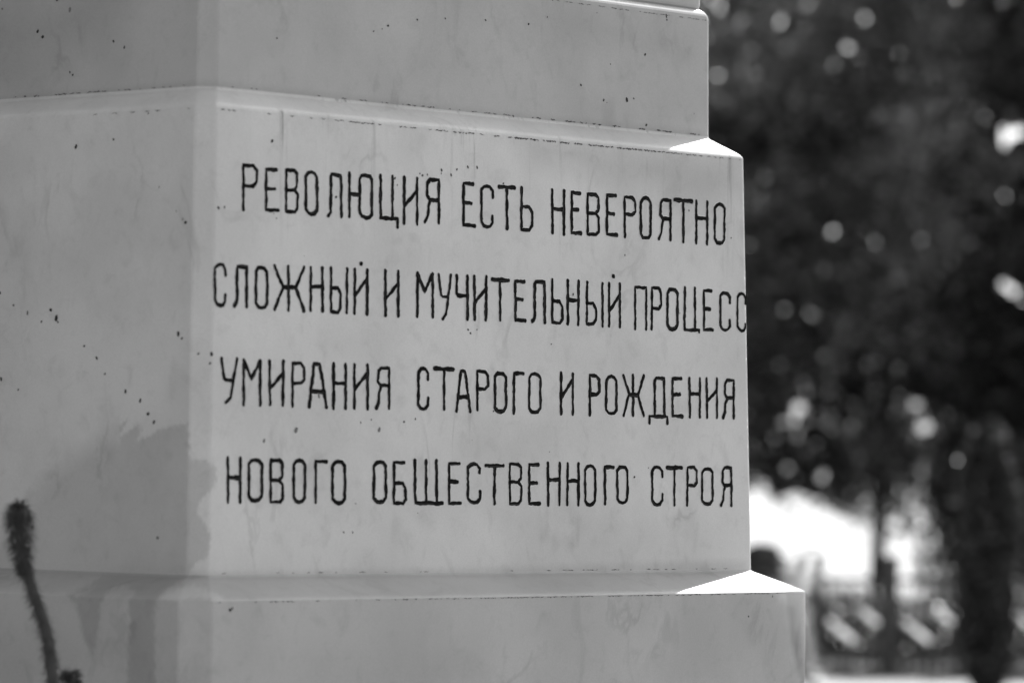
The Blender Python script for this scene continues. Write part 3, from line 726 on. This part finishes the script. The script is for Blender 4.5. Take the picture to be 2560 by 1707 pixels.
st = MB(); st.tube(P, np.interp(np.linspace(0, 1, 60), [0, .5, .75, .9, 1], [15 * k1, 13 * k1, 11 * k1, 9 * k1, 4 * k1]), 10)
st.build('stem', HAIRY, plant, smooth=True)
hb = MB()
def around(P0_, r, n):
    q = rng.uniform(0, 6.28, n); return np.stack([np.cos(q), np.sin(q), np.zeros(n)], 1)
Q = path_pts([at(x, y, D1) for x, y in stem_px], 400)
i = rng.integers(0, 400, 3800); o = around(None, 0, 3800)
spikes(hb, Q[i] + o * 8 * k1, o + np.array([0, 0, -.7]) + rng.normal(0, .45, (3800, 3)), rng.uniform(8, 32, 3800) * k1, .5 * k1)
hb.build('hairs', HAIRY, plant)
bd = MB(); Qh = path_pts([at(x, y, D1) for x, y in [(62, 1440), (55, 1395), (49, 1340), (47, 1297), (46, 1268)]], 200)
for _ in range(40):
    t = rng.random(); p = Qh[int(t * 199)]; o = around(None, 0, 1)[0]; w = np.interp(t, [0, .35, .8, 1], [8, 34, 42, 36]) * rng.uniform(.4, 1)
    c = p + o * w * k1 + [0, 0, rng.uniform(-6, 6) * k1]; rr = rng.uniform(3, 5.5) * k1
    bd.ball(c, rr, 0, 7, 5, rng.uniform(1, 1.5))
i = rng.integers(0, 200, 1100); o = around(None, 0, 1100); tt = i / 199
spikes(bd, Qh[i] + o * (np.interp(tt, [0, .4, .85, 1], [6, 17, 23, 20]) * k1)[:, None], o * .8 + np.array([0, 0, -.5]) + rng.normal(0, .35, (1100, 3)), rng.uniform(14, 38, 1100) * np.interp(tt, [0, .4, 1], [.6, 1, 1]) * k1, .6 * k1)
o = rng.normal(size=(260, 3)); o[:, 2] = np.abs(o[:, 2]) * .8
spikes(bd, Qh[195] + o * 5 * k1, o, rng.uniform(10, 34, 260) * k1, .6 * k1)
for _ in range(9):
    o = rng.normal(size=3); o[2] = abs(o[2]); o /= np.linalg.norm(o); bd.ball(Qh[190] + o * rng.uniform(8, 24) * k1, rng.uniform(3, 6) * k1, 0, 7, 5, 1.2)
bd.build('bud', HAIRY, plant)
b2 = MB(); Q2 = path_pts([at(x, y, D1 + .05) for x, y in [(150, 1800), (168, 1740), (178, 1700), (176, 1678)]], 80)
b2.tube(Q2, np.interp(np.linspace(0, 1, 80), [0, .7, .93, 1], [6, 14, 13, 3]) * k1, 8)
i = rng.integers(10, 80, 800); o = around(None, 0, 800)
spikes(b2, Q2[i] + o * 11 * k1, o + np.array([0, 0, .5]) + rng.normal(0, .45, (800, 3)), rng.uniform(10, 34, 800) * k1, .6 * k1)
for _ in range(16):
    o = around(None, 0, 1)[0]; b2.ball(at(176, 1712, D1 + .05) + o * rng.uniform(12, 30) * k1 + [0, 0, rng.uniform(-25, 25) * k1], rng.uniform(4, 7) * k1, 0, 7, 5, 1.3)
b2.build('side_bud', HAIRY, plant)

D2 = 5.1; k2 = D2 / FPX
sp = [(2150, 2100), (2085, 1800), (2033, 1707), (2012, 1668), (2000, 1598), (1990, 1527), (1984, 1450)]
p2 = at(2180, 2200, D2); p2[2] = GROUND
stalk = thing('grass_stalk', 'blurred grass stalk with a pale feathery plume, leaning close before the pedestal corner', 'grass', p2)
P = path_pts([p2] + [at(x, y, D2) for x, y in sp], 60)
st = MB(); st.tube(P, np.linspace(11, 6, 60) * k2, 8); st.build('stem', simple('dry stalk', .06, .7, .3, 60), stalk, smooth=True)
pm = MB(); Qp = path_pts([at(x, y, D2) for x, y in [(1984, 1450), (1985, 1420), (1995, 1395), (2020, 1385)]], 100)
i = rng.integers(0, 100, 420); o = rng.normal(size=(420, 3))
spikes(pm, Qp[i], o + np.array([.6, 0, .3]), rng.uniform(25, 85, 420) * k2, .9 * k2)
pm.build('plume', FUZZ, stalk)
hs = MB(); Qs = P[20:]; i = rng.integers(0, len(Qs), 420); o = around(None, 0, 420) + np.array([.7, .2, 0])
spikes(hs, Qs[i] + AR * 8 * k2, o, rng.uniform(12, 40, 420) * k2, 1.0 * k2)
hs.build('fuzz', FUZZ, stalk)  # pale hairs on one side only, put in as the sunlit rim

for nm, apx, tpx, a_, z_, ai, zi in (('upper', 0, (1675.9, 379.3), A['a2'], Z2, A['a3'], Z3), ('lower', 0, (1701, 1482), A['a0'], Z0, A['a1'], 0)):
    t = tpos(tpx[0], tpx[1], N1, a_, z_); k = KU if nm == 'upper' else KM
    print('TIP', nm, t, math.degrees(math.atan2(a_ - ai, (ai - k) - t)))
